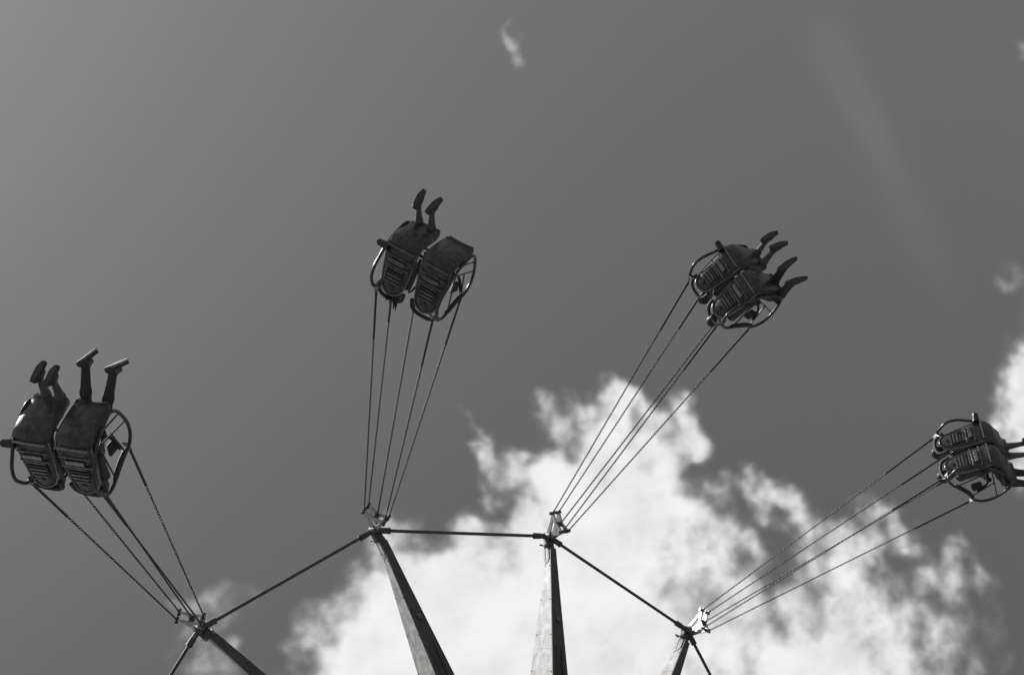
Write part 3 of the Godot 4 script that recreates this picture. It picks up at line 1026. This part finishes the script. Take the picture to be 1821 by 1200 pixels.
func hand(sh: Shape, wrist: Vector3, dir: Vector3, palm_n: Vector3, thumb_side: Vector3, curl: float) -> void:
	var d := dir.normalized()
	var n := (palm_n - d * palm_n.dot(d)).normalized()
	var w := d.cross(n)
	if w.dot(thumb_side) < 0.0:
		w = -w
	var b := []
	for k in 4:
		var s := (1.5 - k) * 0.019
		b.append([wrist - d * 0.01 + w * s * 0.5, wrist + d * 0.075 + w * s, 0.014, 0.0115, 0])
		var ln: float = [0.07, 0.08, 0.074, 0.058][k]
		var p := wrist + d * 0.08 + w * s
		var ang := curl * 0.5
		for j in 3:
			var e: Vector3 = p + (d * cos(ang) + n * sin(ang)) * ln * [0.45, 0.32, 0.23][j]
			b.append([p, e, 0.0095 - 0.0008 * j, 0.0088 - 0.0008 * j, 0])
			p = e
			ang += curl * 0.75
	var tb := wrist + d * 0.022 + w * 0.026
	var t1 := tb + (d * 0.7 + w * 0.7 + n * 0.25).normalized() * 0.04
	var t2 := t1 + (d * 0.85 + w * 0.2 + n * 0.5).normalized() * 0.034
	b.append([wrist + w * 0.01, tb, 0.014, 0.013, 0])
	b.append([tb, t1, 0.0125, 0.0105, 0])
	b.append([t1, t2, 0.0105, 0.009, 0])
	net(sh, b, 0.0055, 0.006)

func build_rider(i: int, o: Dictionary) -> void:
	var sw := swing_basis(i)
	var who := thing("person", o.label, "person", "riders on the swing chairs")
	who.transform = Transform3D(sw[1], sw[0])
	tints = [o.skin, o.shirt, o.trousers]
	var s0: float = SEAT_S[o.seat]
	var g: float = o.get("build", 1.0)
	var hip := V(s0, 0.375, 0.575)
	var chest := V(s0 + o.lean * 0.5, 0.215, 0.235)
	var neck := V(s0 + o.lean, 0.15, 0.035)
	var head := V(s0 + o.lean * 1.5, 0.125 + o.get("nod", 0.0), -0.105)
	var sh := Shape.new()
	var b := []
	# trunk
	for sg: float in [-1.0, 1.0]:
		b.append([hip + V(sg * 0.075, 0, 0), V(s0 + sg * 0.065 + o.lean * 0.2, 0.30, 0.42), 0.105 * g, 0.09 * g, 2])
		b.append([V(s0 + sg * 0.06 + o.lean * 0.2, 0.30, 0.42), chest + V(sg * 0.085, 0, 0), 0.092 * g, 0.098 * g, 1])
		b.append([chest + V(sg * 0.085, 0, 0), V(s0 + o.lean * 0.9 + sg * 0.14, 0.17, 0.11), 0.095 * g, 0.055, 1])
	b.append([chest, neck, 0.09, 0.055, 1])
	b.append([neck + V(0, 0, 0.02), head + V(0, 0.0, 0.06), 0.052, 0.05, 0])
	# legs
	for k in 2:
		var leg: Array = o.legs[k]
		var h := hip + V(leg[0], 0.01, 0.01)
		var ankle: Vector3 = leg[1]
		var knee := bent(h, ankle, 0.44, 0.42, V(leg[3] if leg.size() > 3 else 0.0, 0.8, -0.6))
		var mid := h.lerp(knee, 0.62)
		var bare: bool = o.get("bare", false)
		b.append([h, mid, 0.083 * g, 0.066 * g, 2])
		b.append([mid, knee, 0.066 * g, 0.054 * g, 0 if bare else 2])
		var calf := knee.lerp(ankle, 0.33) + V(0, -0.012, 0.0)
		var cw: float = 1.0 if bare else 1.12
		b.append([knee, calf, 0.054 * g, 0.053 * g * cw, 0 if bare else 2])
		b.append([calf, ankle, 0.053 * g * cw, (0.034 if bare else 0.046) * g, 0 if bare else 2])
		b.append([ankle, ankle + ((leg[2] as Vector3) - ankle) * 0.4 , 0.034, 0.03, 0])
	# arms
	for k in 2:
		var sg := 1.0 if k == 0 else -1.0
		var shoulder := V(s0 + o.lean * 0.9 + sg * 0.165, 0.17, 0.12)
		var wrist: Vector3 = o.hands[k]
		var elbow := bent(shoulder, wrist, 0.29, 0.26, V(sg * 0.25, -0.25, 0.9))
		b.append([shoulder, elbow, 0.05 * g, 0.042 * g, 1])
		b.append([elbow, elbow.lerp(wrist, 0.35), 0.041 * g, 0.039 * g, 0])
		b.append([elbow.lerp(wrist, 0.35), wrist, 0.039 * g, 0.027, 0])
		hand(sh, wrist, wrist - elbow, V(-sg * 0.2, 0.2, 0.8), V(-sg, 0.3, 0), 0.85)
	net(sh, b, 0.0135, 0.035)
	# head: skull, jaw, nose, ears, brow and lips
	var hb := []
	hb.append([head + V(0, -0.012, -0.02), head + V(0, 0.02, -0.015), 0.083, 0.077, 0])
	hb.append([head + V(0, 0.03, 0.03), head + V(0, 0.05, 0.075), 0.06, 0.042, 0])
	hb.append([head + V(0, 0.085, 0.0), head + V(0, 0.108, 0.028), 0.011, 0.016, 0])
	hb.append([head + V(-0.02, 0.087, 0.058), head + V(0.02, 0.087, 0.058), 0.011, 0.011, 0])
	for sg: float in [-1.0, 1.0]:
		hb.append([head + V(sg * 0.078, 0.0, -0.015), head + V(sg * 0.08, 0.004, 0.025), 0.014, 0.01, 0])
		hb.append([head + V(sg * 0.018, 0.088, -0.022), head + V(sg * 0.045, 0.078, -0.018), 0.012, 0.011, 0])
	hb.append([head + V(0, 0.0, 0.05), neck + V(0, 0.01, 0.0), 0.05, 0.05, 0])
	net(sh, hb, 0.008, 0.018)
	node_of(sh.mesh(), "body", M.body, who)
	# hair
	var hs := Shape.new()
	tints = [1.0, 1.0, 1.0]
	var hr := [[head + V(0, -0.02, -0.035), head + V(0, 0.012, -0.038), 0.089, 0.084, 0], [head + V(0, -0.045, -0.01), head + V(0, -0.055, 0.045), 0.072, 0.05, 0]]
	if o.get("long", false):
		for k in 7:
			var q := head + V(rng.randf_range(-0.06, 0.06), -0.06, rng.randf_range(-0.03, 0.05))
			var e := q + V(rng.randf_range(-0.10, 0.04), rng.randf_range(-0.20, -0.08), rng.randf_range(-0.06, 0.1))
			hr.append([q, q.lerp(e, 0.5) + V(0, 0, 0.02), 0.03, 0.02, 0])
			hr.append([q.lerp(e, 0.5) + V(0, 0, 0.02), e, 0.02, 0.006, 0])
	net(hs, hr, 0.009, 0.015)
	node_of(hs.mesh(), "hair", M.hair, who)
	# eyes
	for sg: float in [-1.0, 1.0]:
		var es := Shape.new()
		var c := head + V(sg * 0.032, 0.082, -0.004)
		es.tube([c - V(0, 0.008, 0), c - V(0, 0.004, 0), c + V(0, 0.004, 0), c + V(0, 0.008, 0)], [0.004, 0.0105, 0.0105, 0.004], 8)
		node_of(es.mesh(), "eye", M.sole, who)
	# shoes
	for k in 2:
		var leg: Array = o.legs[k]
		var ankle: Vector3 = leg[1]
		var toe: Vector3 = leg[2]
		var fd := (toe - ankle).normalized()
		var hipk := hip + V(leg[0], 0.01, 0.01)
		var knee := bent(hipk, ankle, 0.44, 0.42, V(0, 0.8, -0.6))
		var dn := (ankle - knee).normalized()
		var across := fd.cross(dn).normalized()
		var sole_n := across.cross(fd).normalized()
		if sole_n.dot(dn) < 0.0:
			sole_n = -sole_n
		var base := ankle + sole_n * 0.05
		var big: float = o.get("foot", 1.0)
		var ss := Shape.new()
		var sbones := []
		for sg: float in [-1.0, 1.0]:
			sbones.append([base - fd * 0.045 + across * sg * 0.014, base + fd * 0.09 + across * sg * 0.02, 0.027, 0.027, 0])
			sbones.append([base + fd * 0.09 + across * sg * 0.02, base + fd * 0.185 * big + across * sg * 0.01 - sole_n * 0.004, 0.027, 0.019, 0])
		sbones.append([ankle - fd * 0.012 - sole_n * 0.01, base - fd * 0.02, 0.041, 0.036, 0])
		sbones.append([ankle + sole_n * 0.012 + fd * 0.01, base + fd * 0.09, 0.038, 0.028, 0])
		net(ss, sbones, 0.008, 0.02)
		var shoe := node_of(ss.mesh(), "shoe", M.shoe, who)
		var ls := Shape.new()
		var rim := []
		var n := 20
		for j in n:
			var a := TAU * j / n
			var lx := 0.07 * big + 0.142 * big * cos(a)
			var lw := lerpf(0.036, 0.046, clampf(lx / 0.12, 0, 1)) * (1.0 if lx < 0.13 else 0.86)
			rim.append(base + fd * lx + across * lw * sin(a) + sole_n * 0.026)
		var ctr := base + fd * 0.07 * big + sole_n * 0.026
		for j in n:
			var p: Vector3 = rim[j]
			var q: Vector3 = rim[(j + 1) % n]
			ls.flat(ctr - sole_n * 0.01, p - sole_n * 0.01, q - sole_n * 0.01, -sole_n)
			ls.flat(ctr + sole_n * 0.012, p + sole_n * 0.012, q + sole_n * 0.012, sole_n)
			ls.quad(p - sole_n * 0.01, q - sole_n * 0.01, q + sole_n * 0.012, p + sole_n * 0.012, (p + q) * 0.5 - ctr)
		node_of(ls.mesh(), "sole", M.shoe if o.get("dark_sole", true) else M.sole, shoe)

func build_riders() -> void:
	var list := [
		[0, {"seat": 0, "label": "rider with bare shins on the outer seat of the lower left chair", "bare": true, "skin": 0.17, "shirt": 0.10, "trousers": 0.07, "lean": 0.0, "legs": [[0.09, V(0.25, 0.90, 0.89), V(0.16, 1.05, 0.97)], [-0.09, V(0.07, 0.88, 0.90), V(-0.02, 1.0, 0.99)]], "hands": [V(0.44, 0.44, 0.02), V(0.06, 0.5, 0.33)]}],
		[0, {"seat": 1, "label": "rider in long trousers and pointed shoes on the inner seat of the lower left chair", "skin": 0.17, "shirt": 0.08, "trousers": 0.055, "lean": -0.02, "build": 1.03, "dark_sole": false, "legs": [[0.09, V(-0.14, 1.17, 0.76), V(-0.26, 1.31, 0.77)], [-0.09, V(-0.44, 1.16, 0.68), V(-0.60, 1.28, 0.66)]], "hands": [V(-0.16, 0.5, 0.33), V(-0.40, 0.50, 0.32)]}],
		[1, {"seat": 0, "label": "lone rider with blown hair and bare shins, an empty seat beside", "bare": true, "long": true, "skin": 0.17, "shirt": 0.09, "trousers": 0.07, "lean": 0.0, "build": 0.95, "legs": [[0.09, V(0.36, 0.79, 0.91), V(0.35, 0.94, 1.03)], [-0.09, V(0.16, 0.80, 0.91), V(0.09, 0.95, 1.02)]], "hands": [V(0.44, 0.44, 0.02), V(0.06, 0.5, 0.33)]}],
		[2, {"seat": 0, "label": "rider on the outer seat of the chair seen from behind, shins bare", "bare": true, "skin": 0.17, "shirt": 0.11, "trousers": 0.07, "lean": -0.05, "nod": 0.05, "build": 0.97, "legs": [[0.09, V(0.28, 0.77, 0.91), V(0.26, 0.90, 1.06)], [-0.09, V(0.10, 0.82, 0.91), V(0.05, 0.94, 1.03)]], "hands": [V(0.44, 0.44, 0.02), V(0.06, 0.5, 0.33)]}],
		[2, {"seat": 1, "label": "rider in long trousers on the inner seat of the chair seen from behind, knees apart", "skin": 0.17, "shirt": 0.1, "trousers": 0.06, "lean": 0.0, "nod": -0.05, "build": 1.13, "foot": 1.18, "legs": [[0.07, V(-0.27, 0.74, 0.90), V(-0.27, 0.89, 1.08)], [-0.11, V(-0.54, 0.72, 0.87), V(-0.60, 0.91, 1.02)]], "hands": [V(-0.16, 0.5, 0.33), V(-0.40, 0.50, 0.32)]}],
		[3, {"seat": 0, "label": "rider on the outer seat of the chair at the right edge", "bare": true, "skin": 0.17, "shirt": 0.1, "trousers": 0.07, "lean": 0.0, "legs": [[0.09, V(0.30, 1.02, 0.82), V(0.29, 1.18, 0.92)], [-0.09, V(0.10, 1.06, 0.80), V(0.05, 1.2, 0.92)]], "hands": [V(0.44, 0.44, 0.02), V(0.06, 0.5, 0.33)]}],
		[3, {"seat": 1, "label": "rider on the inner seat of the chair at the right edge, legs held forward", "skin": 0.17, "shirt": 0.1, "trousers": 0.06, "lean": 0.0, "build": 1.02, "legs": [[0.09, V(-0.20, 1.14, 0.72), V(-0.22, 1.3, 0.83)], [-0.09, V(-0.42, 1.12, 0.70), V(-0.46, 1.27, 0.82)]], "hands": [V(-0.16, 0.5, 0.33), V(-0.40, 0.50, 0.32)]}],
	]
	for q in list:
		build_rider(q[0], q[1])
